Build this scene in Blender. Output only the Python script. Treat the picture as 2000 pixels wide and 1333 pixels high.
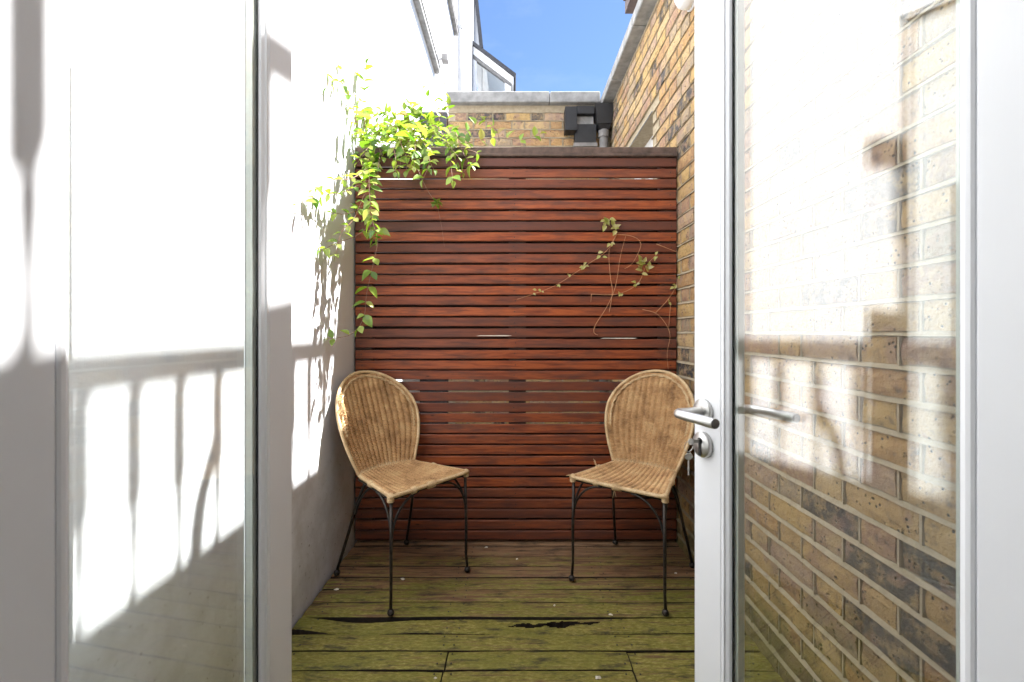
import bpy, math, random
from mathutils import Vector, Matrix
for o in list(bpy.data.objects): bpy.data.objects.remove(o, do_unlink=True)
R = math.radians
scene = bpy.context.scene
col = scene.collection

# ------------------------------------------------------------------ camera
EYE, FPX, VPX, VPY = 1.1, 880.0, 1001.0, 648.0
cd = bpy.data.cameras.new("camera"); cam = bpy.data.objects.new("camera", cd); col.objects.link(cam)
cd.sensor_width = 36.0; cd.lens = FPX / 2000 * 36
cam.location = (0, 0, EYE); cam.rotation_euler = (R(90), 0, 0)
cd.shift_x = -(VPX - 1000) / 2000; cd.shift_y = (VPY - 666.5) / 2000
cd.clip_start = 0.01; cd.clip_end = 2000
cd.dof.use_dof = True; cd.dof.focus_distance = 1.9; cd.dof.aperture_fstop = 6.3
scene.camera = cam

# ------------------------------------------------------------------ sky and sun
SUN = Vector((-1.0, -0.42, -1.85)).normalized()          # direction the light travels
world = bpy.data.worlds.new("World"); scene.world = world; world.use_nodes = True
wn = world.node_tree.nodes; wl = world.node_tree.links
sky = wn.new("ShaderNodeTexSky"); sky.sky_type = 'NISHITA'; sky.sun_disc = False
sky.sun_elevation = math.asin(-SUN.z); sky.sun_rotation = math.atan2(-SUN.x, -SUN.y)
sky.altitude = 900; sky.air_density = 0.9; sky.dust_density = 0.3; sky.ozone_density = 5.0
tc = wn.new("ShaderNodeTexCoord"); mp = wn.new("ShaderNodeMapping"); mp.inputs["Scale"].default_value = (1, 1, 2.6)
cn = wn.new("ShaderNodeTexNoise"); cn.inputs["Scale"].default_value = 2.3; cn.inputs["Detail"].default_value = 7; cn.inputs["Roughness"].default_value = .62
cr = wn.new("ShaderNodeMapRange"); cr.inputs[1].default_value = .50; cr.inputs[2].default_value = .85; cr.inputs[4].default_value = .25
cm = wn.new("ShaderNodeMix"); cm.data_type = 'RGBA'; cm.inputs[7].default_value = (4.2, 4.6, 5.2, 1)
wl.new(tc.outputs["Generated"], mp.inputs[0]); wl.new(mp.outputs[0], cn.inputs["Vector"]); wl.new(cn.outputs["Fac"], cr.inputs[0])
wl.new(cr.outputs[0], cm.inputs[0]); wl.new(sky.outputs[0], cm.inputs[6]); wl.new(cm.outputs[2], wn["Background"].inputs[0]); wn["Background"].inputs[1].default_value = 0.05
sd = bpy.data.lights.new("sun", 'SUN'); sun = bpy.data.objects.new("sun", sd); col.objects.link(sun)
sd.energy = 5.0; sd.angle = R(0.45); sd.color = (1.0, 0.985, 0.965)
sun.rotation_euler = SUN.to_track_quat('-Z', 'Y').to_euler(); sun.location = (6, 3, 12)

scene.view_settings.view_transform = 'Standard'; scene.view_settings.look = 'None'
scene.view_settings.exposure = 2.55; scene.view_settings.gamma = 1.0
scene.cycles.use_denoising = True
scene.cycles.max_bounces = 14; scene.cycles.diffuse_bounces = 8; scene.cycles.transparent_max_bounces = 40
scene.cycles.transmission_bounces = 12; scene.cycles.glossy_bounces = 6

# ------------------------------------------------------------------ helpers
def P(px, py, Y):
    return Vector(((px - VPX) * Y / FPX, Y, EYE - (py - VPY) * Y / FPX))

class MB:
    def __init__(s): s.v = []; s.f = []
    def add(s, vs, fs):
        n = len(s.v); s.v += [tuple(q) for q in vs]; s.f += [tuple(i + n for i in f) for f in fs]; return s
    def box(s, x0, x1, y0, y1, z0, z1, M=None):
        vs = [Vector(q) for q in ((x0,y0,z0),(x1,y0,z0),(x1,y1,z0),(x0,y1,z0),(x0,y0,z1),(x1,y0,z1),(x1,y1,z1),(x0,y1,z1))]
        if M: vs = [M @ q for q in vs]
        return s.add(vs, [(3,2,1,0),(4,5,6,7),(0,1,5,4),(1,2,6,5),(2,3,7,6),(3,0,4,7)])
    def bbox(s, x0, x1, y0, y1, z0, z1, b=0.002):
        """box with small chamfers on every edge"""
        X, Y, Z = (x0, x1), (y0, y1), (z0, z1); pts = {}; vs = []
        for i in (0,1):
            for j in (0,1):
                for k in (0,1):
                    sx, sy, sz = (b if i == 0 else -b), (b if j == 0 else -b), (b if k == 0 else -b)
                    for ax in range(3):
                        q = [X[i] + sx, Y[j] + sy, Z[k] + sz]; q[ax] = (X[i], Y[j], Z[k])[ax]
                        pts[i,j,k,ax] = len(vs); vs.append(q)
        fs = []
        def fl(*q): fs.append(tuple(pts[x] for x in q))
        for a in (0,1):
            q = [(a,0,0,0),(a,1,0,0),(a,1,1,0),(a,0,1,0)]; fl(*(q if a else q[::-1]))
            q = [(0,a,0,1),(0,a,1,1),(1,a,1,1),(1,a,0,1)]; fl(*(q if a else q[::-1]))
            q = [(0,0,a,2),(1,0,a,2),(1,1,a,2),(0,1,a,2)]; fl(*(q if a else q[::-1]))
        for a in (0,1):
            for c in (0,1):
                q = [(a,c,0,0),(a,c,0,1),(a,c,1,1),(a,c,1,0)]; fl(*(q[::-1] if a == c else q))
                q = [(a,0,c,0),(a,0,c,2),(a,1,c,2),(a,1,c,0)]; fl(*(q if a == c else q[::-1]))
                q = [(0,a,c,1),(0,a,c,2),(1,a,c,2),(1,a,c,1)]; fl(*(q[::-1] if a == c else q))
        for i in (0,1):
            for j in (0,1):
                for k in (0,1):
                    q = [(i,j,k,0),(i,j,k,1),(i,j,k,2)]; fl(*(q if (i+j+k) % 2 else q[::-1]))
        return s.add(vs, fs)
    def tube(s, pts, rad, n=8, caps=True, closed=False, flat=1.0):
        pts = [Vector(p) for p in pts]; m = len(pts)
        rads = rad if isinstance(rad, (list, tuple)) else [rad] * m
        tan = []
        for i in range(m):
            a = pts[(i - 1) % m] if (closed or i > 0) else pts[0]
            b = pts[(i + 1) % m] if (closed or i < m - 1) else pts[-1]
            t = b - a; tan.append(t.normalized() if t.length > 1e-9 else Vector((0,0,1)))
        ref = Vector((0,0,1)) if abs(tan[0].z) < 0.9 else Vector((1,0,0))
        u = tan[0].cross(ref).normalized(); vs = []
        for i in range(m):
            if i: u = (u - tan[i] * u.dot(tan[i])).normalized()
            w = tan[i].cross(u)
            for k in range(n):
                a = 2 * math.pi * k / n
                vs.append(pts[i] + (u * math.cos(a) + w * math.sin(a) * flat) * rads[i])
        fs = []
        for i in range(m if closed else m - 1):
            j = (i + 1) % m
            for k in range(n):
                l = (k + 1) % n; fs.append((i*n+k, i*n+l, j*n+l, j*n+k))
        if caps and not closed:
            fs.append(tuple(range(n))[::-1]); fs.append(tuple((m-1)*n + k for k in range(n)))
        return s.add(vs, fs)
    def lathe(s, prof, n=20, M=None):
        """profile (radius, z) revolved about z"""
        vs = []; fs = []; m = len(prof)
        for r, z in prof:
            for k in range(n):
                a = 2*math.pi*k/n; q = Vector((r*math.cos(a), r*math.sin(a), z)); vs.append(M @ q if M else q)
        for i in range(m-1):
            for k in range(n):
                l = (k+1) % n; fs.append((i*n+k, i*n+l, (i+1)*n+l, (i+1)*n+k))
        fs.append(tuple(range(n))[::-1]); fs.append(tuple((m-1)*n+k for k in range(n)))
        return s.add(vs, fs)
    def prism(s, poly, axis, a, b):
        """poly of 2-d points extruded along axis index between a and b"""
        def mk(p, t):
            q = list(p); q.insert(axis, t); return q
        n = len(poly); vs = [mk(p, a) for p in poly] + [mk(p, b) for p in poly]
        fs = [tuple(range(n)), tuple(range(2*n-1, n-1, -1))] + [(i, n+i, n+(i+1) % n, (i+1) % n) for i in range(n)]
        return s.add(vs, fs)
    def mesh(s, name, mat, smooth=False):
        me = bpy.data.meshes.new(name); me.from_pydata(s.v, [], s.f); me.update()
        import bmesh
        bm = bmesh.new(); bm.from_mesh(me); bmesh.ops.recalc_face_normals(bm, faces=bm.faces); bm.to_mesh(me); bm.free()
        if mat: me.materials.append(mat)
        if smooth: me.polygons.foreach_set('use_smooth', [True] * len(me.polygons))
        return me
    def build(s, name, mat, parent=None, smooth=False, loc=None, rz=None):
        return obj(name, s.mesh(name, mat, smooth), parent, loc, rz)

def obj(name, me, parent=None, loc=None, rz=None):
    o = bpy.data.objects.new(name, me); col.objects.link(o)
    if parent: o.parent = parent
    if loc is not None: o.location = loc
    if rz is not None: o.rotation_euler.z = rz
    return o
def tag(o, label=None, cat=None, group=None, kind=None):
    if label: o['label'] = label
    if cat: o['category'] = cat
    if group: o['group'] = group
    if kind: o['kind'] = kind
    return o
def thing(name, label, cat, loc=(0,0,0), rz=0, group=None):
    o = bpy.data.objects.new(name, None); col.objects.link(o); o.location = loc; o.rotation_euler.z = rz
    o.empty_display_size = 0.1
    return tag(o, label, cat, group)
def copy_tree(o, parent=None):
    c = o.copy(); col.objects.link(c); c.parent = parent
    for ch in list(o.children): copy_tree(ch, c)
    return c

# ------------------------------------------------------------------ materials
class NT:
    def __init__(s, name):
        s.m = bpy.data.materials.new(name); s.m.use_nodes = True; s.t = s.m.node_tree
        s.b = s.t.nodes["Principled BSDF"]; s.out = s.t.nodes["Material Output"]
    def n(s, ty, **kw):
        x = s.t.nodes.new(ty)
        for k, v in kw.items(): setattr(x, k, v)
        return x
    def l(s, a, b): s.t.links.new(a, b)
    def val(s, sock, v):
        if hasattr(v, 'is_output') or isinstance(v, bpy.types.NodeSocket): s.l(v, sock)
        else: sock.default_value = v
    def math(s, op, a, b=0.0, clamp=False):
        x = s.n("ShaderNodeMath", operation=op, use_clamp=clamp); s.val(x.inputs[0], a); s.val(x.inputs[1], b); return x.outputs[0]
    def noise(s, vec, scale, detail=4, rough=0.55, dist=0.0):
        x = s.n("ShaderNodeTexNoise"); s.l(vec, x.inputs["Vector"]); x.inputs["Scale"].default_value = scale
        x.inputs["Detail"].default_value = detail; x.inputs["Roughness"].default_value = rough; x.inputs["Distortion"].default_value = dist
        return x.outputs["Fac"]
    def ramp(s, fac, stops, interp='LINEAR'):
        x = s.n("ShaderNodeValToRGB"); x.color_ramp.interpolation = interp; e = x.color_ramp.elements
        while len(e) > 1: e.remove(e[-1])
        e[0].position = stops[0][0]; e[0].color = (*stops[0][1], 1)
        for p, c in stops[1:]:
            q = e.new(p); q.color = (*c, 1)
        s.l(fac, x.inputs[0]); return x.outputs[0]
    def step(s, fac, a, b):
        x = s.n("ShaderNodeMapRange"); s.l(fac, x.inputs[0]); x.inputs[1].default_value = a; x.inputs[2].default_value = b; return x.outputs[0]
    def mix(s, fac, a, b, mode='MIX'):
        x = s.n("ShaderNodeMix", data_type='RGBA', blend_type=mode); s.val(x.inputs[0], fac)
        for i, c in ((6, a), (7, b)):
            if isinstance(c, tuple): x.inputs[i].default_value = (*c, 1)
            else: s.l(c, x.inputs[i])
        return x.outputs[2]
    def mapping(s, vec, scale=(1,1,1), loc=None):
        x = s.n("ShaderNodeMapping"); s.l(vec, x.inputs[0]); x.inputs["Scale"].default_value = scale
        if loc is not None: s.l(loc, x.inputs["Location"])
        return x.outputs[0]
    def obj_co(s): return s.n("ShaderNodeTexCoord").outputs["Object"]
    def pos(s): return s.n("ShaderNodeNewGeometry").outputs["Position"]
    def rnd(s): return s.n("ShaderNodeObjectInfo").outputs["Random"]
    def bump(s, h, strength, dist):
        x = s.n("ShaderNodeBump"); s.l(h, x.inputs["Height"]); x.inputs["Strength"].default_value = strength; x.inputs["Distance"].default_value = dist
        s.l(x.outputs[0], s.b.inputs["Normal"]); return x
    def fin(s, color=None, rough=0.6, metal=0.0, spec=0.5):
        if color is not None:
            if isinstance(color, tuple): s.b.inputs["Base Color"].default_value = (*color, 1)
            else: s.l(color, s.b.inputs["Base Color"])
        s.val(s.b.inputs["Roughness"], rough); s.b.inputs["Metallic"].default_value = metal
        s.b.inputs["Specular IOR Level"].default_value = spec
        return s.m
def sep(t, vec):
    x = t.n("ShaderNodeSeparateXYZ"); t.l(vec, x.inputs[0]); return x.outputs

def simple(name, c, rough=0.6, metal=0.0, var=0.12, scale=30, bump=0.0, spec=0.5):
    t = NT(name); co = t.obj_co(); f = t.noise(co, scale, 5)
    d = tuple(x * (1 - var) for x in c); e = tuple(min(1, x * (1 + var * .6)) for x in c)
    if bump: t.bump(f, bump, 0.003)
    return t.fin(t.ramp(f, [(0.3, d), (0.7, e)]), rough, metal, spec)

def mat_plaster():
    t = NT("white_render"); p = t.pos(); s = sep(t, p)
    big = t.noise(p, 2.5, 6, .6); fine = t.noise(p, 45, 5, .65); mid = t.noise(p, 9, 5, .6)
    c = t.ramp(big, [(.3, (.72, .735, .76)), (.7, (.77, .785, .81))])
    streak = t.noise(t.mapping(p, (7, 7, .6)), 2.2, 5, .65)
    hi = t.step(s[2], 2.3, 3.6)
    c = t.mix(t.math('MULTIPLY', t.math('MULTIPLY', t.step(streak, .55, .75), hi), .45), c, (.45, .44, .42))
    spl = t.math('ADD', t.step(mid, .35, .8), t.math('MULTIPLY', t.step(s[2], .75, .02), .9))
    c = t.mix(t.math('MULTIPLY', t.step(spl, .62, 1.5), .55), c, (.40, .385, .36))
    spot = t.noise(p, 60, 2, .5)
    low = t.step(s[2], .7, .2)
    c = t.mix(t.math('MULTIPLY', t.math('MULTIPLY', t.step(spot, .68, .74), low), .7), c, (.22, .20, .18))
    # hairline crack
    band = t.math('ADD', t.math('MULTIPLY', t.math('SUBTRACT', s[1], 1.22), .62), t.math('SUBTRACT', s[2], 1.745))
    wob = t.math('MULTIPLY', t.math('SUBTRACT', t.noise(p, 14, 4, .7), .5), .05)
    crack = t.math('LESS_THAN', t.math('ABSOLUTE', t.math('ADD', band, wob)), .0012)
    inr = t.math('MULTIPLY', t.math('GREATER_THAN', s[1], 1.14), t.math('LESS_THAN', s[1], 1.30))
    c = t.mix(t.math('MULTIPLY', t.math('MULTIPLY', crack, inr), .6), c, (.3, .3, .3))
    h = t.math('ADD', t.math('MULTIPLY', fine, .35), mid)
    t.bump(h, .35, .006)
    return t.fin(c, .85, spec=.2)

def brick_nodes(name, use_attr):
    t = NT(name)
    rnd = t.n("ShaderNodeAttribute", attribute_name="rnd").outputs["Fac"] if use_attr else t.rnd()
    p = t.pos(); s = sep(t, p)
    base = t.ramp(rnd, [(0, (.40, .25, .105)), (.14, (.34, .19, .085)), (.26, (.43, .29, .14)), (.38, (.31, .18, .11)), (.48, (.42, .265, .10)),
                        (.58, (.36, .24, .155)), (.68, (.39, .22, .085)), (.74, (.27, .165, .115)), (.78, (.075, .065, .058)), (.88, (.045, .042, .042)), (.94, (.30, .22, .14)), (1.0, (.44, .29, .12))], 'CONSTANT')
    n1 = t.noise(p, 22, 6, .7); n2 = t.noise(p, 85, 5, .75); n3 = t.noise(p, 11, 5, .6)
    c = t.mix(t.math('MULTIPLY', t.step(n1, .45, .62), .7), base, (.50, .33, .14))
    c = t.mix(t.math('MULTIPLY', t.step(n3, .54, .62), .6), c, (.24, .14, .11))
    c = t.mix(t.math('MULTIPLY', t.step(n1, .44, .33), .7), c, (.10, .075, .06))
    pit = t.n("ShaderNodeTexVoronoi"); t.l(p, pit.inputs["Vector"]); pit.inputs["Scale"].default_value = 70
    pm = t.math('MULTIPLY', t.step(pit.outputs["Distance"], .30, .16), t.step(n1, .47, .56))
    c = t.mix(pm, c, (.045, .035, .03))
    c = t.mix(t.math('MULTIPLY', t.step(n2, .60, .75), .45), c, (.55, .45, .32))
    alg = t.math('ADD', t.step(s[2], .42, .02), t.math('MULTIPLY', t.math('SUBTRACT', n3, .5), 1.6))
    c = t.mix(t.math('MULTIPLY', t.step(alg, .35, .9), .7), c, (.075, .075, .022))
    c = t.mix(1.0, c, (1.04, 1.09, 1.20), 'MULTIPLY')
    h = t.math('SUBTRACT', t.math('ADD', t.math('MULTIPLY', n2, .6), n1), t.math('MULTIPLY', pm, .8))
    t.bump(h, .85, .009)
    return t.fin(c, .88, spec=.25)

def mat_mortar():
    t = NT("lime_mortar"); p = t.pos(); s = sep(t, p); n = t.noise(p, 40, 5, .6); n3 = t.noise(p, 5, 4, .6)
    c = t.ramp(n, [(.3, (.30, .245, .165)), (.7, (.43, .36, .255))])
    c = t.mix(t.math('MULTIPLY', t.step(n3, .5, .7), .4), c, (.30, .25, .17))
    alg = t.math('ADD', t.step(s[2], .38, .0), t.math('MULTIPLY', t.math('SUBTRACT', n3, .5), 1.6))
    c = t.mix(t.math('MULTIPLY', t.step(alg, .4, .95), .55), c, (.13, .125, .04))
    t.bump(n, .4, .003)
    return t.fin(c, .9, spec=.2)

def mat_slat(name, tint=(1,1,1), weather=0.0):
    t = NT(name); co = t.obj_co(); r = t.rnd()
    cx = t.n("ShaderNodeCombineXYZ"); t.l(t.math('MULTIPLY', r, 37.0), cx.inputs[0]); t.l(t.math('MULTIPLY', r, 91.0), cx.inputs[2])
    v = t.mapping(co, (1.6, 20, 20), cx.outputs[0]); g = t.noise(v, 3.0, 6, .6, .4)
    v2 = t.mapping(co, (1.0, 90, 90), cx.outputs[0]); g2 = t.noise(v2, 2.0, 4, .6)
    v3 = t.mapping(co, (3, 3, 14), cx.outputs[0]); w = t.noise(v3, 1.6, 5, .6)
    c = t.ramp(g, [(.22, (.055, .016, .010)), (.42, (.20, .046, .018)), (.56, (.34, .088, .028)), (.66, (.25, .058, .020)), (.8, (.13, .032, .014))])
    c = t.mix(t.math('MULTIPLY', t.step(g2, .5, .8), .5), c, (.14, .045, .025))
    c = t.mix(t.math('MULTIPLY', t.math('POWER', r, 1.5), .85), c, (.105, .034, .022))
    # grey weathering and dark stains
    c = t.mix(t.math('MULTIPLY', t.step(w, .46 - weather, .70), .85), c, (.07, .036, .030))
    # knots
    vo = t.n("ShaderNodeTexVoronoi"); t.l(t.mapping(co, (5, 1, 17), cx.outputs[0]), vo.inputs["Vector"]); vo.inputs["Scale"].default_value = 1.0
    k = t.step(vo.outputs["Distance"], .075, .035); c = t.mix(t.math('MULTIPLY', k, .85), c, (.03, .015, .012))
    c = t.mix(1.0, c, (1.12, 1.10, 1.05), 'MULTIPLY')
    h = t.math('ADD', g, t.math('MULTIPLY', g2, .6)); t.bump(h, .35, .002)
    return t.fin(c, t.step(w, -.2, 1.1), spec=.3)

def mat_deck():
    t = NT("mossy_deck_wood"); co = t.obj_co(); r = t.rnd(); p = t.pos(); s = sep(t, p)
    cx = t.n("ShaderNodeCombineXYZ"); t.l(t.math('MULTIPLY', r, 31.0), cx.inputs[0]); t.l(t.math('MULTIPLY', r, 57.0), cx.inputs[1])
    g = t.noise(t.mapping(co, (1.5, 32, 10), cx.outputs[0]), 3, 6, .65, .5)
    f = t.noise(t.mapping(p, (.45, 1.3, 1)), 95, 6, .75); m = t.noise(t.mapping(p, (1.3, 4, 1)), 2.6, 6, .65); m2 = t.noise(t.mapping(p, (1, 2.6, 1)), 13, 5, .7)
    wood = t.ramp(g, [(.25, (.04, .023, .014)), (.42, (.15, .08, .040)), (.58, (.29, .165, .085)), (.7, (.20, .11, .055)), (.82, (.08, .045, .026))])
    wood = t.mix(t.math('MULTIPLY', t.step(m2, .5, .75), .35), wood, (.155, .135, .10))
    moss = t.ramp(f, [(.3, (.075, .068, .010)), (.5, (.19, .165, .030)), (.72, (.37, .31, .10))])
    moss = t.mix(t.math('MULTIPLY', t.step(m, .45, .6), .45), moss, (.135, .135, .020))
    far = t.step(s[1], 2.30, 1.75)
    a = t.math('ADD', t.math('MULTIPLY', far, .52), t.math('ADD', t.math('MULTIPLY', m, .75), t.math('MULTIPLY', m2, .50)))
    a = t.math('SUBTRACT', a, t.math('MULTIPLY', t.step(g, .55, .2), .7))
    a = t.math('ADD', a, t.math('MULTIPLY', t.math('SUBTRACT', r, .5), .22))
    c = t.mix(t.step(a, .67, .98), wood, moss)
    spk = t.noise(p, 210, 2, .5)
    c = t.mix(t.math('MULTIPLY', t.step(spk, .70, .76), .5), c, (.34, .30, .18))
    dk = t.noise(t.mapping(p, (.8, 3.2, 1)), 9, 5, .7); c = t.mix(t.math('MULTIPLY', t.step(dk, .53, .66), .85), c, (.028, .022, .014))
    h = t.math('ADD', t.math('MULTIPLY', f, .45), t.math('ADD', g, t.math('MULTIPLY', m2, .5))); t.bump(h, .6, .005)
    return t.fin(c, .75, spec=.35)

def mat_wicker(name, a, b, d):
    t = NT(name); co = t.obj_co(); p = t.pos(); n = t.noise(co, 14, 5, .65); f = t.noise(co, 260, 3, .6)
    c = t.ramp(n, [(.3, d), (.5, a), (.72, b)])
    c = t.mix(t.math('MULTIPLY', t.step(f, .5, .72), .5), c, tuple(x * .45 for x in d))
    c = t.mix(t.math('MULTIPLY', t.step(f, .45, .3), .45), c, tuple(min(1, x * 1.35) for x in b))
    t.bump(f, .4, .001)
    return t.fin(c, .55, spec=.4)

def mat_glass():
    t = NT("clear_glass"); g = t.n("ShaderNodeNewGeometry"); dp = t.n("ShaderNodeVectorMath", operation='DOT_PRODUCT')
    t.l(g.outputs["Normal"], dp.inputs[0]); t.l(g.outputs["Incoming"], dp.inputs[1])
    c = t.math('ABSOLUTE', dp.outputs["Value"]); k = t.math('POWER', t.math('SUBTRACT', 1.0, c, True), 5.0)
    F = t.math('ADD', t.math('MULTIPLY', k, .928), .072)
    tr = t.n("ShaderNodeBsdfTransparent"); tr.inputs[0].default_value = (.985, .993, .987, 1)
    gl = t.n("ShaderNodeBsdfGlossy"); gl.inputs["Roughness"].default_value = 0.0; gl.inputs[0].default_value = (1, 1, 1, 1)
    mx = t.n("ShaderNodeMixShader"); t.l(F, mx.inputs[0]); t.l(tr.outputs[0], mx.inputs[1]); t.l(gl.outputs[0], mx.inputs[2])
    t.l(mx.outputs[0], t.out.inputs[0]); return t.m

def mat_leaf(name, stops):
    t = NT(name); r = t.rnd(); co = t.obj_co(); n = t.noise(co, 3, 4, .6)
    at = t.n("ShaderNodeAttribute", attribute_name="rnd").outputs["Fac"]
    c = t.ramp(t.math('FRACT', t.math('ADD', r, at)), stops)
    c = t.mix(t.math('MULTIPLY', t.step(n, .5, .8), .25), c, (.10, .16, .02))
    df = t.n("ShaderNodeBsdfDiffuse"); t.l(c, df.inputs[0])
    tl = t.n("ShaderNodeBsdfTranslucent"); c2 = t.mix(1.0, c, (.82, 1.0, .38), 'MULTIPLY'); t.l(c2, tl.inputs[0])
    gl = t.n("ShaderNodeBsdfGlossy"); gl.inputs["Roughness"].default_value = .35
    m1 = t.n("ShaderNodeMixShader"); m1.inputs[0].default_value = .5; t.l(df.outputs[0], m1.inputs[1]); t.l(tl.outputs[0], m1.inputs[2])
    m2 = t.n("ShaderNodeMixShader"); m2.inputs[0].default_value = .04; t.l(m1.outputs[0], m2.inputs[1]); t.l(gl.outputs[0], m2.inputs[2])
    t.l(m2.outputs[0], t.out.inputs[0]); return t.m

def mat_paint():
    t = NT("white_gloss_paint"); co = t.obj_co(); n = t.noise(t.mapping(co, (30, 30, 1.2)), 3, 4, .6); b = t.noise(co, 3, 4)
    c = t.ramp(b, [(.3, (.82, .83, .85)), (.7, (.86, .87, .89))]); 
    t.bump(n, .12, .002)
    return t.fin(c, .38, spec=.45)

def mat_steel():
    t = NT("brushed_steel"); co = t.obj_co(); n = t.noise(t.mapping(co, (4, 160, 160)), 3, 3, .6)
    t.bump(n, .06, .001)
    return t.fin((.66, .65, .63), t.step(n, -1.4, 3.2), 1.0)

M_ = dict(
    plaster=mat_plaster(), brick=brick_nodes("stock_brick", False), brickmass=brick_nodes("stock_brick_mass", True), mortar=mat_mortar(),
    slat=mat_slat("red_stained_slat"), slatold=mat_slat("weathered_slat", weather=.22), deck=mat_deck(),
    wick=mat_wicker("woven_rattan", (.50, .295, .13), (.62, .42, .21), (.25, .13, .05)),
    cane=mat_wicker("pale_cane", (.55, .39, .21), (.68, .53, .32), (.40, .25, .12)),
    iron=simple("dark_iron", (.045, .038, .033), .45, .6, .5, 60, .3), glass=mat_glass(), paint=mat_paint(), steel=mat_steel(),
    rubber=simple("black_gasket", (.02, .02, .02), .6), alu=simple("spacer_aluminium", (.62, .65, .60), .45, .15, .06),
    stone=simple("weathered_stone", (.29, .285, .275), .85, 0, .35, 14, .4), lead=simple("grey_lead", (.20, .19, .18), .6, 0, .35, 12, .2),
    black=simple("black_plastic", (.010, .010, .011), .5, 0, .4, 20), soil=simple("dark_soil", (.05, .04, .03), .95, 0, .5, 8, .5),
    paving=simple("old_concrete", (.28, .26, .22), .9, 0, .3, 6, .4), room=simple("room_paint", (.86, .86, .86), .8, 0, .04, 5),
    roomfloor=simple("room_floor", (.55, .50, .45), .5, 0, .2, 6), greypipe=simple("grey_pipe", (.42, .42, .43), .5, 0, .15, 9),
    whitepaint=simple("white_joinery", (.80, .80, .80), .5, 0, .06, 9), brown=simple("dark_brown_timber", (.075, .045, .035), .6, 0, .4, 18, .3),
    screw=simple("dark_screw", (.03, .025, .022), .5, .3), keymat=simple("nickel_key", (.55, .53, .48), .3, 1.0, .1),
    darkhole=simple("dark_slot", (.012, .012, .012), .7), petal=simple("pale_petal", (.72, .66, .54), .8, 0, .2),
    dead=simple("dead_leaf", (.24, .10, .045), .8, 0, .5, 40), stem=simple("pink_brown_stem", (.24, .13, .085), .7, 0, .3, 40), twig=simple("tan_twig", (.52, .26, .12), .7, 0, .3, 40),
    leaf=mat_leaf("vine_leaf", [(0, (.085, .18, .025)), (.2, (.20, .30, .035)), (.45, (.28, .37, .055)), (.7, (.38, .42, .10)), (.85, (.15, .26, .035)), (.95, (.40, .40, .10)), (1, (.44, .28, .11))]),
    smallleaf=mat_leaf("small_leaf", [(0, (.42, .46, .11)), (.5, (.60, .56, .20)), (1, (.52, .44, .18))]),
    rot=simple('rotten_shaded_wood', (.022, .015, .010), .9, 0, .5, 40, .4),  # board sides: rotten wood, blackened further to paint shade into the hole
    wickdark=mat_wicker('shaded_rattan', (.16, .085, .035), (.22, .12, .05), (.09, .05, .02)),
    topwood=simple('weathered_top_board', (.11, .072, .055), .8, 0, .5, 22, .4),
    darkslat=simple('gap_shade_slat', (.03, .018, .014), .7, 0, .3, 10),  # rear slats coloured near black, painting shade into the fence gaps
    slate=simple("dark_slate", (.055, .055, .06), .7, 0, .3, 20),
)

XL, XR, YF, YB = -0.83, 0.862, 2.345, 4.00     # left wall face, brick face, fence face, back wall face
rg = random.Random(7)

# ------------------------------------------------------------------ setting: ground, room behind the camera, house front
g = MB(); g.box(-600, 600, -600, 600, -.40, -.16); tag(g.build("ground", M_['soil']), kind='structure')
g = MB(); g.box(XL + .01, XR, YF + .12, YB, -.155, -.02); tag(g.build("yard_floor", M_['paving']), kind='structure')
RX0, RX1, RY0, RY1, RZ0, RZ1 = -2.2, 2.2, -3.6, .16, .05, 2.55
tag(MB().box(RX0, RX1, RY0, RY1 + .28, -.15, RZ0).build("room_floor", M_['roomfloor']), kind='structure')
tag(MB().box(RX0, RX1, RY0, RY1, RZ1, RZ1 + .2).build("room_ceiling", M_['room']), kind='structure')
tag(MB().box(RX0 - .2, RX0, RY0, RY1, -.15, RZ1 + .2).build("wall_left", M_['room']), kind='structure')
tag(MB().box(RX1, RX1 + .2, RY0, RY1, -.15, RZ1 + .2).build("wall_right", M_['room']), kind='structure')
tag(MB().box(RX0 - .2, RX1 + .2, RY0 - .2, RY0, -.15, RZ1 + .2).build("wall_back", M_['room']), kind='structure')
HX = .60
hw = MB(); hw.box(RX0 - .2, -HX, RY1, .44, -.15, 7); hw.box(HX, RX1 + .2, RY1, .44, -.15, 7); hw.box(-HX, HX, RY1, .44, 2.24, 7)
tag(hw.build("wall_front", M_['plaster']), kind='structure')

# ------------------------------------------------------------------ door frame and the two glazed doors
DZ0, DZ1 = .075, 2.17
fr = thing("door_frame", "white painted timber frame round the pair of glazed doors", "door frame", (0, .44, 0))
for s in (-1, 1):
    MB().bbox(*sorted((s * .545, s * HX)), -.11, 0, .05, 2.235, .003).build("jamb", M_['paint'], fr)
MB().bbox(-.545, .545, -.11, 0, 2.18, 2.235, .003).build("head", M_['paint'], fr)
MB().bbox(-.545, .545, -.11, .03, .05, .07, .003).build("threshold", M_['stone'], fr)

def ring(mb, x0, x1, z0, z1, prof):
    """prof: (inset, y) points swept round the rectangle"""
    n = len(prof); vs = []
    for (cx, cz, sx, sz) in ((x0, z0, 1, 1), (x1, z0, -1, 1), (x1, z1, -1, -1), (x0, z1, 1, -1)):
        for (i, y) in prof: vs.append((cx + sx * i, y, cz + sz * i))
    fs = []
    for c in range(4):
        d = (c + 1) % 4
        for k in range(n):
            l = (k + 1) % n; fs.append((c*n+k, c*n+l, d*n+l, d*n+k))
    mb.add(vs, fs)

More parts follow.
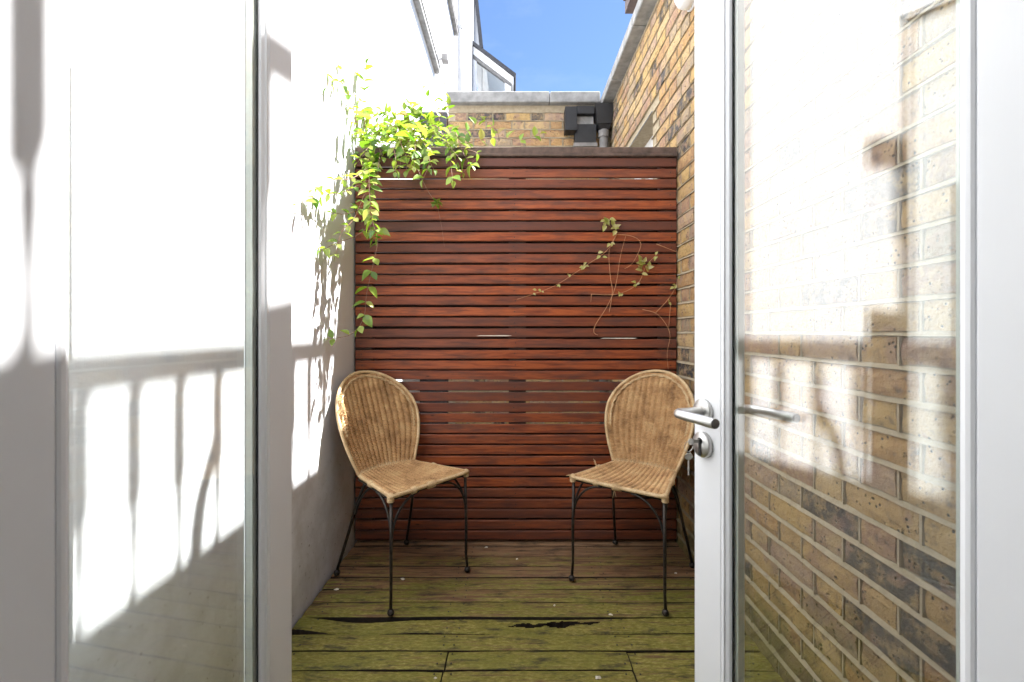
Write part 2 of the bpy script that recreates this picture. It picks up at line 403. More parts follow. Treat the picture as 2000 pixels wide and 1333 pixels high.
W, T, SW = .54, .046, .082
def make_door(label, hinge, rz, side, SH_):
    """hinge at the visible face, leaf along local x, visible face on local y = 0, body behind it (side = sign of the visible normal)"""
    d = thing("glazed_door", label, "door", (hinge[0], hinge[1], 0), rz)
    y0, y1 = sorted((0, -side * T)); gx0, gx1, gz0, gz1 = SH_, W - SW, .335, DZ1 - .10
    MB().bbox(0.003, SH_, y0, y1, DZ0, DZ1, .003).build("stile", M_['paint'], d)
    MB().bbox(W - SW, W - .002, y0, y1, DZ0, DZ1, .003).build("stile", M_['paint'], d)
    MB().bbox(SH_, W - SW, y0 + .0015, y1 - .0015, DZ0, gz0, .003).build("bottom_rail", M_['paint'], d)
    MB().bbox(SH_, W - SW, y0 + .0015, y1 - .0015, gz1, DZ1, .003).build("top_rail", M_['paint'], d)
    yc = (y0 + y1) / 2; h = T / 2
    for q in (-1, 1):
        b = MB(); ring(b, gx0, gx1, gz0, gz1, [(0, yc + q*(h-.0005)), (.003, yc + q*(h+.0012)), (.008, yc + q*(h+.0012)), (.010, yc + q*(h-.002)), (.016, yc + q*(h-.005)), (.018, yc + q*(h-.0095)), (0, yc + q*(h-.0095))])
        b.build("glazing_bead", M_['paint'], d)
        k = MB(); ring(k, gx0, gx1, gz0, gz1, [(.0165, yc + q*.0135), (.0188, yc + q*.0135), (.0188, yc + q*.0112), (.0165, yc + q*.0112)])
        k.build("gasket", M_['rubber'], d)
        MB().box(gx0 + .006, gx1 - .006, yc + q*.0110 if q < 0 else yc + .007, yc + q*.007 if q < 0 else yc + .0110, gz0 + .006, gz1 - .006).build("pane", M_['glass'], d)
    sp = MB(); ring(sp, gx0, gx1, gz0, gz1, [(.003, yc - .0066), (.026, yc - .0066), (.026, yc + .0066), (.003, yc + .0066)])
    sp.build("spacer_bar", M_['alu'], d)
    for z in (.28, 1.1, 1.95):
        m = MB(); m.lathe([(.007, -.05), (.008, -.048), (.008, .048), (.007, .05)], 12, Matrix.Translation((-.006, -side * T * .5 - side * .018, z)))
        m.box(-.004, .0028, y0 + .006, y1 - .006, z - .045, z + .045); m.build("hinge", M_['steel'], d)
    return d
TR, TL = R(16.4), R(5.9)
door_r = make_door("glazed white door with steel lever handle, swung open before the brick wall", (.537, .441), R(90) + TR, 1, .067)
door_l = make_door("glazed white door without handle, swung open before the white wall", (-.532, .441), R(90) - TL, -1, .078)

# lever handles and lock on the right-hand leaf (local x along the leaf, +y towards the viewer)
LX, LZ = W - .035, EYE - .164
def lever(parent, side, yface):
    Mx = Matrix.Translation((LX, yface, LZ)) @ Matrix.Rotation(R(-90) * side, 4, 'X')
    h = MB().lathe([(.026, 0), (.026, .007), (.0245, .009), (.012, .0095)], 32, Mx).build("handle_rose", M_['steel'], parent, True)
    path = [(LX, yface + side * .008, LZ), (LX, yface + side * .055, LZ)]
    for k in range(1, 7):
        a = R(90) * k / 6; path.append((LX - .014 * (1 - math.cos(a)), yface + side * (.055 + .014 * math.sin(a)), LZ))
    path.append((LX - .110, yface + side * .069, LZ)); path.append((LX - .111, yface + side * .069, LZ))
    rd = [.0095] * (len(path) - 1) + [.0085]
    o = MB().tube(path, rd, 20).build("lever", M_['steel'], parent)
    o.data.polygons.foreach_set('use_smooth', [len(p.vertices) == 4 for p in o.data.polygons])
    MB().lathe([(.0088, 0), (.0088, .0006)], 20, Matrix.Translation((LX - .1115, yface + side * .069, LZ)) @ Matrix.Rotation(R(-90), 4, 'Y')).build("end_cap", M_['lead'], o)
    # cylinder cover
    Mc = Matrix.Translation((LX, yface, LZ - .068)) @ Matrix.Rotation(R(-90) * side, 4, 'X')
    e = MB().lathe([(.026, 0), (.026, .008), (.0245, .0105), (.001, .011)], 32, Mc).build("lock_cover", M_['steel'], parent, True)
    k = MB().box(LX - .0035, LX + .0035, *sorted((yface + side * .009, yface + side * .0122)), LZ - .090, LZ - .060)
    k.lathe([(.0065, 0), (.0065, .003)], 16, Matrix.Translation((LX, yface + side * .0095, LZ - .060)) @ Matrix.Rotation(R(-90) * side, 4, 'X'))
    k.build("keyhole", M_['darkhole'], e)
lever(door_r, 1, 0.0); lever(door_r, -1, -T)
Dm = Matrix.Translation((.537, .441, 0)) @ Matrix.Rotation(R(90) + TR, 4, 'Z')
kp = Dm @ Vector((LX, .012, LZ - .060))
KS = .8
keys = thing("door_keys", "small silver keys hanging from the lock below the lever handle", "keys", kp, R(90) + TR)
k = MB().box(-.0012, .0012, 0, .020, -.004, .004)
k.lathe([(.003, -.0011), (.0085, -.0011), (.0085, .0011), (.003, .0011)], 16, Matrix.Translation((0, .026, 0)) @ Matrix.Rotation(R(90), 4, 'Y')); k.build("key", M_['keymat'], keys)
ringp = [(.0 + .004 * math.sin(a * .5), .031 + .013 * math.sin(a), -.012 + .014 * math.cos(a)) for a in [2 * math.pi * i / 24 for i in range(24)]]
keys.scale = (KS, KS, KS)
MB().tube(ringp, .0008, 6, closed=True).build("key_ring", M_['keymat'], keys)
k = MB().lathe([(.003, -.001), (.0098, -.001), (.0098, .001), (.003, .001)], 18, Matrix.Translation((.003, .031, -.038)) @ Matrix.Rotation(R(70), 4, 'Y') @ Matrix.Rotation(R(20), 4, 'X'))
k.box(.0018, .0036, .0300, .0330, -.085, -.048); k.build("key", M_['keymat'], keys)

# ------------------------------------------------------------------ left: white building
wb = thing("white_building", "tall white rendered building running along the left of the yard", "building", (XL, .44, 0))
wb_inv = Vector((XL, .44, 0))
def L(v): return Vector(v) - wb_inv
def lbox(mb, x0, x1, y0, y1, z0, z1): return mb.box(x0 - XL, x1 - XL, y0 - .44, y1 - .44, z0, z1)
lbox(MB(), XL - .5, XL, .441, 10.2, -.16, 9.5).build("wall", M_['plaster'], wb)
for (ya, yb, z) in ((2.6, 4.83, 3.86), (4.9, 6.45, 5.33)):
    m = MB(); lbox(m, XL + .001, XL + .055, ya, yb, z, z + .05); lg = m.build("ledge", M_['stone'], wb)
    lbox(MB(), XL + .001, XL + .063, ya - .01, yb + .012, z + .0505, z + .056).build("lead_flashing", M_['lead'], lg)
m = MB().tube([L((XL + .045, 6.75, 0)), L((XL + .045, 6.75, 9.4))], .034, 14); pipe = m.build("downpipe", M_['greypipe'], wb, True)
for z in (2.2, 4.3, 5.65, 7.5):
    MB().lathe([(.042, -.02), (.042, .02)], 14, Matrix.Translation(L((XL + .045, 6.75, z)))).build("pipe_bracket", M_['greypipe'], pipe)
m = MB(); a, b = P(921, -60, 9.6), P(941, 92, 9.6)
m.add([L(q) for q in (a, a + Vector((.07, 0, 0)), b + Vector((.03, 0, 0)), b + Vector((-.05, 0, 0)), a + Vector((0, .5, 0)), a + Vector((.07, .5, 0)), b + Vector((.03, .5, 0)), b + Vector((-.05, .5, 0)))],
      [(0,1,2,3), (7,6,5,4), (0,4,5,1), (1,5,6,2), (2,6,7,3), (3,7,4,0)]); m.build("roof_verge", M_['slate'], wb)
# gable infill beside the verge
m = MB(); c0, c1, c2 = P(905, -60, 9.7), P(921, -60, 9.7), P(941, 92, 9.7)
vs = [L(q) for q in (Vector((XL - .3, 9.7, c0.z)), c1, c2, Vector((XL - .3, 9.7, c2.z)))]; vs += [q + Vector((0, .4, 0)) for q in vs]
m.add(vs, [(0,1,2,3), (7,6,5,4), (0,4,5,1), (1,5,6,2), (2,6,7,3), (3,7,4,0)]); m.build("gable", M_['plaster'], wb)
# glazed lean-to
gy = 9.3
lt = thing("glazed_dormer", "white framed glazed dormer with sloping roof against the sky behind the parapet", "dormer", P(930, 190, gy))
gl_o = P(930, 190, gy)
def quadpr(pix, y0, y1, name, mat, parent):
    a = [P(x, y, gy) + Vector((0, y0, 0)) - gl_o for x, y in pix]; b = [q + Vector((0, y1 - y0, 0)) for q in a]; n = len(a)
    m = MB().add(a + b, [tuple(range(n)), tuple(range(2*n-1, n-1, -1))] + [(i, n+i, n+(i+1) % n, (i+1) % n) for i in range(n)])
    return m.build(name, mat, parent)
quadpr([(924, 90), (1003, 151), (1003, 165), (924, 106)], 0, 1.5, "fascia", M_['whitepaint'], lt)
quadpr([(922, 82), (1008, 147), (1006, 152), (922, 89)], -.06, 1.6, "roof", M_['slate'], lt)
quadpr([(924, 106.5), (996, 160), (996, 166), (924, 113)], .02, .10, "gutter_board", M_['lead'], lt)
quadpr([(986, 160), (998, 168), (998, 260), (986, 260)], .03, 1.4, "post", M_['whitepaint'], lt)
quadpr([(924, 113.5), (931, 119), (931, 260), (924, 260)], .03, .1, "post", M_['whitepaint'], lt)
quadpr([(931, 119), (985.5, 160), (985.5, 260), (931, 260)], .06, .068, "pane", M_['glass'], lt)
quadpr([(900, 120), (985, 165), (985, 260), (900, 260)], .9, .95, "blind", simple("pale_blue_blind", (.55, .68, .75), .7), lt)
# small fitting on the white wall
wl_p = P(866, 116, 5.0)
fx = thing("wall_light", "small grey floodlight fixed on the white wall under the stone ledge", "lamp", (XL, wl_p.y, wl_p.z))
MB().box(.001, .02, -.03, .03, -.04, .04).build("back_plate", M_['greypipe'], fx)
MB().tube([(.02, 0, 0), (.055, 0, .01)], .012, 8).build("arm", M_['greypipe'], fx)
MB().bbox(.045, .115, -.045, .045, -.035, .04, .006).build("lamp_head", M_['lead'], fx)

# ------------------------------------------------------------------ brickwork
CH, Z00 = .075, .045 - .225          # course height, first bed joint
def brick_mesh(L_, seed):
    r = random.Random(seed); H = CH - .011; nx = 4 if L_ > .15 else 2; nz = 3; vs = []; fs = []
    for j in range(nz + 1):
        for i in range(nx + 1):
            x = -L_/2 + L_ * i / nx; z = -H/2 + H * j / nz; e = (i in (0, nx)) + (j in (0, nz))
            y = -.0015 + r.uniform(-.0022, .0018) + (.0030 if e else 0) + (.003 * r.random() if e == 2 else 0)
            if i in (0, nx): x += (1 if i == 0 else -1) * r.uniform(0, .004)
            elif 0 < i < nx: x += r.uniform(-.01, .01)
            if j in (0, nz): z += (1 if j == 0 else -1) * r.choice((0, .001, .003, .006)) * r.random()
            vs.append((x, y, z))
    for j in range(nz):
        for i in range(nx):
            a = j*(nx+1)+i; fs.append((a, a+1, a+nx+2, a+nx+1))
    rim = [i for i in range(nx)] + [j*(nx+1)+nx for j in range(nz)] + [nz*(nx+1)+i for i in range(nx, 0, -1)] + [j*(nx+1) for j in range(nz, 0, -1)]
    n0 = len(vs); vs += [(vs[i][0], .03, vs[i][2]) for i in rim]; n = len(rim)
    fs += [(rim[k], n0+k, n0+(k+1) % n, rim[(k+1) % n]) for k in range(n)]
    return vs, fs
SV = [brick_mesh(.2145, s) for s in range(10)]; HV = [brick_mesh(.1015, 50 + s) for s in range(8)]
def brick_data(vf, name):
    return MB().add(*vf).mesh(name, M_['brick'])
SM = [brick_data(v, "stretcher") for v in SV]; HM = [brick_data(v, "header") for v in HV]

def courses(u0, u1, z0, z1, phase, hole=None):
    """Flemish bond along u; yields (u centre, z centre, is_stretcher)"""
    out = []; unit = .3395; k = 0; z = Z00
    while z < z1:
        if z + CH > z0 - 1e-6:
            off = phase + (unit / 2 if k % 2 else 0)
            i = math.floor((u0 - off) / unit) - 1
            while off + i * unit < u1:
                base = off + i * unit
                out.append((base, z + CH/2, True)); out.append((base + .16975, z + CH/2, False)); i += 1
        z += CH; k += 1
    res = []
    for (u, zc, s) in out:
        hl = (.2145 if s else .1015) / 2
        if u - hl < u0 - .005 or u + hl > u1 + .005 or zc - CH/2 < z0 - .01 or zc + CH/2 > z1 + .01: continue
        if hole and u + hl > hole[0] and u - hl < hole[1] and zc + CH/2 > hole[2] and zc - CH/2 < hole[3]: continue
        res.append((u, zc, s))
    return res

def build_bricks(parent, lst, to_local, rz, score, cap, world_of):
    sc = sorted(lst, key=lambda q: -score(*q)); mass = MB(); rn = []
    for i, (u, z, s) in enumerate(sc):
        loc = to_local(u, z)
        if i < cap and score(u, z, s) > 0:
            me = rg.choice(SM if s else HM); o = obj("brick", me, parent, loc, rz)
            o.location += Vector((math.sin(rz), -math.cos(rz), 0)) * rg.uniform(-.0015, .002)
            o.rotation_euler.y = rg.uniform(-.008, .008)
        else:
            vs, fs = rg.choice(SV if s else HV); Mx = Matrix.Translation(loc) @ Matrix.Rotation(rz, 4, 'Z')
            mass.add([Mx @ Vector(v) for v in vs], fs); rn += [rg.random()] * len(vs)
    if mass.v:
        me = bpy.data.meshes.new("bricks"); me.from_pydata(mass.v, [], mass.f); me.materials.append(M_['brickmass'])
        at = me.attributes.new("rnd", 'FLOAT', 'POINT'); at.data.foreach_set('value', rn)
        tag(obj("brickwork", me, parent), kind='stuff')

def pointing(lst, u0, u1, z0, z1, hole=None):
    """weather-struck joints in (u, depth, z); depth < 0 stands proud of the face"""
    m = MB(); z = Z00
    while z < z1:
        if z > z0:
            segs = [(u0, u1)]
            if hole and hole[2] < z < hole[3]: segs = [(u0, hole[0]), (hole[1], u1)]
            for a, b in segs:
                n = max(2, int((b - a) / .06)); pv = None
                for i in range(n + 1):
                    u = a + (b - a) * i / n; j = rg.uniform(-.0012, .0012); w = rg.uniform(.005, .0068)
                    q = [(u, .004, z + w + j), (u, -.0042 + rg.uniform(-.0006, .0006), z - w + .001 + j), (u, .006, z - w + j)]
                    base = len(m.v); m.v += q
                    if pv is not None:
                        m.f += [(pv, base, base+1, pv+1), (pv+1, base+1, base+2, pv+2)]
                    pv = base
        z += CH
    for (u, zc, s) in lst:
        hl = (.2145 if s else .1015) / 2 + .0055; j = rg.uniform(-.001, .001)
        m.add([(u+hl-.006+j, -.003, zc-CH/2+.006), (u+hl+.006+j, .002, zc-CH/2+.006), (u+hl+.006+j, .002, zc+CH/2-.006), (u+hl-.006+j, -.003, zc+CH/2-.006), (u+hl-.0065+j, .006, zc-CH/2+.006), (u+hl-.0065+j, .006, zc+CH/2-.006)], [(0,1,2,3), (4,0,3,5)])
    return m

CZ = 3.083     # underside of the copings
bw = thing("brick_wall", "weathered yellow stock brick wall along the right of the yard with stone coping", "wall", (XR, .44, 0))
hole = (2.79, 3.60, 1.20, 2.46)
lst = courses(.44, YB, -.15, CZ - .01, 1.2335 - .3395 * 3, hole)
def scr(u, z, s):
    px = VPX + FPX * XR / u; py = VPY - FPX * (z - EYE) / u
    if not (-15 < py < 1345): return 0
    seen = (1420 < px < 1880) or (1332 < px < 1356) or (1165 < px <= 1332 and py < 290)
    return (FPX / u) * (FPX * XR / u / u) * (2 if s else 1) * 1e-3 if seen else 0
cut = MB()                                   # mortar bed with the window opening left free
for (a, b, c, d) in ((.441, 2.79, -.155, CZ), (3.60, YB + .2, -.155, CZ), (2.79, 3.60, -.155, 1.2), (2.79, 3.60, 2.46, CZ)):
    cut.box(.007, .24, a - .44, b - .44, c, d)
cut.build("mortar", M_['mortar'], bw)
build_bricks(bw, lst, lambda u, z: Vector((0, u - .44, z)), R(-90), scr, 300, None)
pt = pointing(lst, .445, YB, -.12, CZ - .02, hole)
pt.v = [(d, u - .44, z) for (u, d, z) in pt.v]; tag(pt.build("pointing", M_['mortar'], bw), kind='stuff')
y = .45; i = 0
while y < YB + .25:
    e = min(y + .62, YB + .3)
    MB().bbox(-.085, .29, y - .44, e - .44 - .006, CZ, CZ + .075, .006).build("coping_stone", M_['stone'], bw); y = e
wf = MB().box(.11, .15, 2.79 - .44, 3.60 - .44, 2.39, 2.46).build("window", M_['whitepaint'], bw)
for (a, b, c, d) in ((2.79, 2.86, 1.2, 2.39), (3.53, 3.60, 1.2, 2.39), (3.17, 3.22, 1.2, 2.39), (2.86, 3.53, 1.2, 1.27)):
    MB().box(.112, .148, a - .44, b - .44, c, d).build("frame", M_['whitepaint'], wf)
MB().box(.128, .132, 2.80 - .44, 3.59 - .44, 1.21, 2.45).build("pane", M_['glass'], wf)
MB().box(.2, .21, 2.79 - .44, 3.6 - .44, 1.2, 2.46).build("blind", M_['room'], wf)
MB().box(-.03, .10, 2.75 - .44, 3.64 - .44, 1.14, 1.199).build("sill", M_['stone'], wf)
MB().box(.0, .11, 2.79 - .44, 3.60 - .44, 2.462, 2.466).build("soffit", M_['stone'], wf)

# back wall with copings
BX0, BZ = -.573, 3.11
kb = thing("parapet_wall", "low brick parapet wall with pale stone coping under the blue sky", "wall", (0, YB, 0))
blst = courses(BX0, XR - .005, -.15, BZ - .005, .05)
MB().box(BX0 + .003, XR, .007, .24, -.155, BZ).build("mortar", M_['mortar'], kb)
def scb(u, z, s):
    py = VPY - FPX * (z - EYE) / YB
    return 1.0 + (z if s else z * .9) if py < 292 else 0
build_bricks(kb, blst, lambda u, z: Vector((u, 0, z)), 0.0, scb, 120, None)
pt = pointing(blst, BX0, XR, 1.5, BZ - .02); tag(pt.build("pointing", M_['mortar'], kb), kind='stuff')
xs = [BX0 - .01, .33, XR - .088]
for a, b in zip(xs, xs[1:]): MB().bbox(a, b - .005, -.055, .29, BZ, BZ + .095, .006).build("coping_stone", M_['stone'], kb)
tag(MB().box(XL + .002, BX0 - .012, YB + .02, YB + .22, -.155, 3.06).build("flashing_upstand", M_['slate']), "dark slate upstand filling the gap between parapet and white building", "upstand")

# hoppers
hp = thing("rainwater_hopper", "black rainwater hopper with downpipe in the corner by the brick wall", "hopper", P(1181, 283, YB - .12))
ho = P(1181, 283, YB - .12)
def hb(parent, o, name, px0, px1, py0, py1, y0, y1, mat='black', taper=0.0):
    a, b = P(px0, py1, YB - .12) - o, P(px1, py0, YB - .12) - o
    m = MB(); x0, x1, z0, z1 = a.x, b.x, a.z, b.z; t = taper
    m.add([(x0+t,y0+t,z0),(x1-t,y0+t,z0),(x1-t,y1,z0),(x0+t,y1,z0),(x0,y0,z1),(x1,y0,z1),(x1,y1,z1),(x0,y1,z1)], [(3,2,1,0),(4,5,6,7),(0,1,5,4),(1,2,6,5),(2,3,7,6),(3,0,4,7)])
    return m.build(name, M_[mat], parent)
hb(hp, ho, "hopper_box", 1162, 1198, 206, 243, -.04, .115, taper=.02); hb(hp, ho, "hopper_neck", 1168, 1194, 243, 252, -.01, .10, taper=.02)
MB().tube([P(1181, 251, YB - .12) + Vector((0, .045, 0)) - ho, P(1181, 251, YB - .12) + Vector((0, .045, -2.9)) - ho], .036, 14).build("downpipe", M_['lead'], hp, True)
MB().lathe([(.044, -.03), (.044, .03)], 14, Matrix.Translation(P(1181, 258, YB - .12) + Vector((0, .045, 0)) - ho)).build("pipe_collar", M_['lead'], hp)
h2o = P(1130, 255, YB - .1)
h2 = thing("gutter_outlet", "black box gutter outlet on the parapet, next to the hopper", "gutter", h2o)
hb(h2, h2o, "outlet_box", 1104, 1127, 208, 254, -.02, .09); hb(h2, h2o, "gutter_trough", 1127.5, 1161, 207, 222, -.02, .09)
hb(h2, h2o, "bracket", 1127.5, 1161, 222.5, 238, .03, .09, 'stone'); hb(h2, h2o, "chute", 1124, 1166, 238.5, 281, .02, .09); hb(h2, h2o, "rim", 1122, 1168, 276, 283, .01, .088, 'lead')

# white fitting high on the brick wall
wp = P(1350, 8, 2.14)
wf2 = thing("bulkhead_light", "white rounded fitting high on the brick wall behind the door edge", "lamp", (XR - .004, wp.y, wp.z + .06))
MB().lathe([(.075, 0), (.075, .03), (.068, .055), (.045, .075), (.001, .082)], 24, Matrix.Rotation(R(-90), 4, 'Y')).build("dome", M_['whitepaint'], wf2, True)
MB().lathe([(.08, -.006), (.08, .006)], 24, Matrix.Rotation(R(-90), 4, 'Y')).build("base_ring", M_['whitepaint'], wf2, True)

# terrace railing on top of the wall (its shadow falls on the white wall)
RXr, LIP, RB = .90, .50 + 1.85 * 1.73, .965 + 1.85 * 1.73
tr_ = thing("terrace_railing", "dark brown timber roof terrace edge with railing above the brick wall", "railing", (RXr, .5, CZ + .076))
zb = CZ + .076
MB().box(-.012, 1.6, 0, 3.06, LIP - .09 - zb, LIP - zb).build("terrace_floor", M_['brown'], tr_)
MB().bbox(-.015, .015, 0, 3.02, RB + .028 - zb, RB + .078 - zb, .005).build("handrail", M_['brown'], tr_)
MB().bbox(-.03, .05, 3.0, 3.055, LIP + .001 - zb, RB + .2 - zb, .006).build("post", M_['brown'], tr_)
hgt = RB - LIP
prof = [(.008, 0), (.010, .02), (.008, .10), (.011, .17), (.0125, .20), (.009, .235), (.007, .25)]
bal = MB(); bal.lathe([(r, z / .25 * hgt * .50) for r, z in prof], 10); bal.bbox(-.0165, .0165, -.0165, .0165, hgt * .5, hgt, .003)
balm = bal.mesh("baluster", M_['brown'])
for sY in (.238, .363, .488, .613, .738, .863, .988, 1.122, 1.268, 1.42, 1.56, 1.70, 1.838, 1.985, 2.12, 2.26, 2.40, 2.54, 2.68, 2.8):
    yy = sY + .42 * 1.73
    if .52 < yy < 3.5: obj("baluster", balm, tr_, (0, yy - .5, LIP - zb))
off = .42 * 1.73 - .5
MB().tube([(0, 1.272 + off, LIP - zb + .36), (0, 1.265 + off, LIP - zb + .30), (0, 1.235 + off, LIP - zb + .23), (0, 1.20 + off, LIP - zb + .15), (0, 1.185 + off, LIP - zb + .07), (0, 1.18 + off, LIP - zb - .01)], [.012, .018, .022, .024, .026, .022], 8).build("curved_shadow_piece", M_['brown'], tr_)  # unseen curved piece of unknown kind, added for its bent shadow

# ------------------------------------------------------------------ fence
fe = thing("slat_fence", "red brown horizontal timber slat fence closing off the far end of the yard", "fence", (0, YF, 0))
FX0, FX1, PIT, SH = XL + .012, XR - .008, .0555, .0450
n_sl = 36; ztop = EYE + (648 - 309) * YF / FPX
slm = [MB().bbox(FX0, FX1, 0, .019, -SH/2, SH/2, .0025).mesh("slat", M_['slat']), MB().bbox(FX0, FX1, 0, .019, -SH/2, SH/2, .0025).mesh("slat", M_['slatold'])]
zs = []
for i in range(n_sl):
    z = ztop - SH/2 - i * PIT
    if z - SH/2 < .004: break
    zs.append(z); o = obj("slat", slm[1 if (i < 3 or i == 6 or i > 30 or rg.random() < .12) else 0], fe, (0, rg.uniform(-.002, .002), z + rg.uniform(-.0016, .0016)))
    o.rotation_euler.y = rg.uniform(-.0018, .0018); o.rotation_euler.x = rg.uniform(-.05, .05)
MB().bbox(FX0, FX1 + .002, -.012, .07, ztop + .006, ztop + .022, .003).build("cap_board", M_['topwood'], fe)
MB().bbox(FX0, FX1, -.004, .018, ztop + .0225, ztop + .056, .003).build("top_board", M_['topwood'], fe)
for x in (FX0 + .035, .025, FX1 - .035):
    MB().box(x - .045, x + .045, .0215, .066, .004, ztop + .004).build("post", M_['brown'], fe)
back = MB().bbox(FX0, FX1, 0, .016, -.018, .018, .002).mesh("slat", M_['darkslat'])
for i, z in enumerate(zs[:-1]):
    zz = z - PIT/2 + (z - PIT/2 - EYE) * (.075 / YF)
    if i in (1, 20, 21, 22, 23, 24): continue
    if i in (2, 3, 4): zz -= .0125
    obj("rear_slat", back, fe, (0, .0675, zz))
sc_m = MB().lathe([(.0028, 0), (.0028, .0012)], 8, Matrix.Rotation(R(90), 4, 'X')); scm = sc_m.mesh("screw", M_['screw'])
allsc = MB()
for z in zs:
    for x in (FX0 + .03, .012, FX1 - .03):
        Mx = Matrix.Translation((x + rg.uniform(-.006, .006), -.0025, z + rg.uniform(-.004, .004)))
        allsc.add([Mx @ Vector(v) for v in sc_m.v], sc_m.f)
tag(allsc.build("screws", M_['screw'], fe), kind='stuff')
for (xa, xb, py) in ((1172, 1245, 661), (930, 1000, 656)):
    a, b = P(xa, py, YF), P(xb, py, YF)
    MB().add([(a.x, -.0035, a.z - .002), (b.x - .02, -.0035, b.z - .003), (b.x, -.0032, b.z), (b.x - .03, -.0035, b.z + .002), (a.x + .02, -.0035, a.z + .0015), (a.x, .002, a.z - .002), (b.x, .002, b.z)], [(0,1,2,3,4), (0,5,6,1)]).build("splinter", M_['petal'], fe)

# ------------------------------------------------------------------ deck
dk = bpy.data.objects.new("deck", None); col.objects.link(dk); tag(dk, kind='structure')
edges = [2.415, 2.319, 2.217, 2.118, 2.023, 1.932, 1.8385, 1.741, 1.643, 1.556, 1.467]
while edges[-1] > .46: edges.append(edges[-1] - .0955)
def plank(x0, x1, y0, y1, warp=None, hole=None, nx=None):
    L_ = x1 - x0; nx = nx or max(4, int(L_ / .08)); ny = 18 if hole else 4; m = MB(); r = random.Random(int(x0 * 1000 + y0 * 977))
    idx = {}; cx, cy = (x0 + x1) / 2, (y0 + y1) / 2
    ph = r.uniform(0, 6); am = r.uniform(.0004, .0016)
    for i in range(nx + 1):
        for j in range(ny + 1):
            x = x0 + L_ * i / nx; t = j / ny; ya, yb = y0, y1
            if warp: ya, yb, dz = warp(x, y0, y1)
            else: dz = 0
            y = ya + (yb - ya) * t
            if j in (0, ny): y += r.uniform(-.0012, .0012)
            z = am * math.sin(x * 4 + ph) + dz - (.004 if j in (0, ny) else 0) + r.uniform(-.0004, .0004)
            if i in (0, nx): z -= .002
            idx[i, j] = len(m.v); m.v.append((x - cx, y - cy, z))
    cells = {(i, j) for i in range(nx) for j in range(ny) if not (hole and hole(x0 + L_ * (i + .5) / nx, (j + .5) / ny))}
    for i, j in cells: m.f.append((idx[i,j], idx[i+1,j], idx[i+1,j+1], idx[i,j+1]))
    for i, j in cells:
        for (di, dj, a, b) in ((0,-1,(i,j),(i+1,j)), (0,1,(i+1,j+1),(i,j+1)), (-1,0,(i,j+1),(i,j)), (1,0,(i+1,j),(i+1,j+1))):
            if (i + di, j + dj) not in cells:
                p, q = idx[a], idx[b]; n = len(m.v); m.v += [(m.v[p][0], m.v[p][1], m.v[p][2] - .026), (m.v[q][0], m.v[q][1], m.v[q][2] - .026)]
                m.f.append((q, p, n, n + 1))
    me = bpy.data.meshes.new("deck_board"); me.from_pydata(m.v, [], m.f); me.materials.append(M_['deck']); me.materials.append(M_['rot'])
    me.polygons.foreach_set('material_index', [0] * len(cells) + [1] * (len(m.f) - len(cells)))
    return obj("deck_board", me, dk, (cx, cy, rg.uniform(-.0015, .0015)))
DX0, DX1 = XL + .012, XR - .006
def sm(a, b, x):
    t = max(0, min(1, (x - a) / (b - a))); return t * t * (3 - 2 * t)
def warp_rot(x, y0, y1):
    lo, hi = y0 + .004, y1 - .003
    hi -= .017 * sm(-.80, -.52, x) * (1 - sm(-.45, -.02, x)); lo += .020 * (1 - sm(-.84, -.55, x)) - .0
    dz = -.010 * sm(-.80, -.62, x) * (1 - sm(-.58, -.35, x)) - .006 * (1 - sm(.0, .5, abs(x - .1)))
    return lo, hi, dz
def hole_rot(x, t):
    if -.02 < x < .335:
        c = .50 + .24 * (x + .02) / .355 + .035 * math.sin(x * 60) + .02 * math.sin(x * 211); w = .24 * math.sin(math.pi * (x + .02) / .355) ** .7 * (.7 + .25 * math.sin(x * 43) + .12 * math.sin(x * 137))
        return abs(t - c) < w * 1.0
    return False
for k in range(len(edges) - 1):
    y1, y0 = edges[k], edges[k+1]; gp = .0055 if k < 7 else .0065
    y0 += gp / 2; y1 -= gp / 2
    if k == 7: plank(DX0, DX1, y0, y1, warp_rot, hole_rot, 240)
    elif k >= 9:
        s = -.222 + (rg.uniform(-.004, .004)); t = .392 + rg.uniform(-.004, .004)
        for a, b in ((DX0, s - .004), (s + .001, t - .003), (t + .002, DX1)): plank(a, b, y0, y1)
    else: plank(DX0, DX1, y0, y1)
ds = MB(); dsp = [(.0032, 0), (.0032, .0012)]
for k in range(1, len(edges) - 1):
    for x in (-.745, -.245, -.2, .37, .415, .79):
        for f in (.25, .75):
            ds.lathe(dsp, 8, Matrix.Translation((x + rg.uniform(-.006, .006), edges[k+1] + (edges[k] - edges[k+1]) * f, .0022)))
tag(ds.build("screws", M_['screw'], dk), kind='stuff')
for x in (-.75, -.225, .39, .8):
    MB().box(x - .022, x + .022, .47, 2.40, -.13, -.032).build("joist", M_['brown'], dk)

# small litter on the boards
def litter(px, py, s, mat, kind, lab, z=.003, rot=0.0):
    Y = FPX * (EYE - z) / (py - VPY); p = P(px, py, Y); m = MB(); r = random.Random(px)
    n = 7; vs = [(s * math.cos(a) * r.uniform(.55, 1.1), s * .55 * math.sin(a) * r.uniform(.6, 1.1), r.uniform(.0, .006)) for a in [2 * math.pi * k / n for k in range(n)]]
    vs.append((0, 0, .007)); vs += [(x, y, h - .0012) for x, y, h in vs[:n]]
    m.add(vs, [(i, (i+1) % n, n) for i in range(n)] + [(i, n+1+i, n+1+(i+1) % n, (i+1) % n) for i in range(n)])
    o = m.build(kind, M_[mat], None, loc=p, rz=rot); tag(o, lab, 'petal' if kind == 'fallen_petal' else 'leaf', 'litter on the deck'); return o
litter(950, 1070, .010, 'petal', 'fallen_petal', "pale petal on the deck close to the fence foot, mid yard")
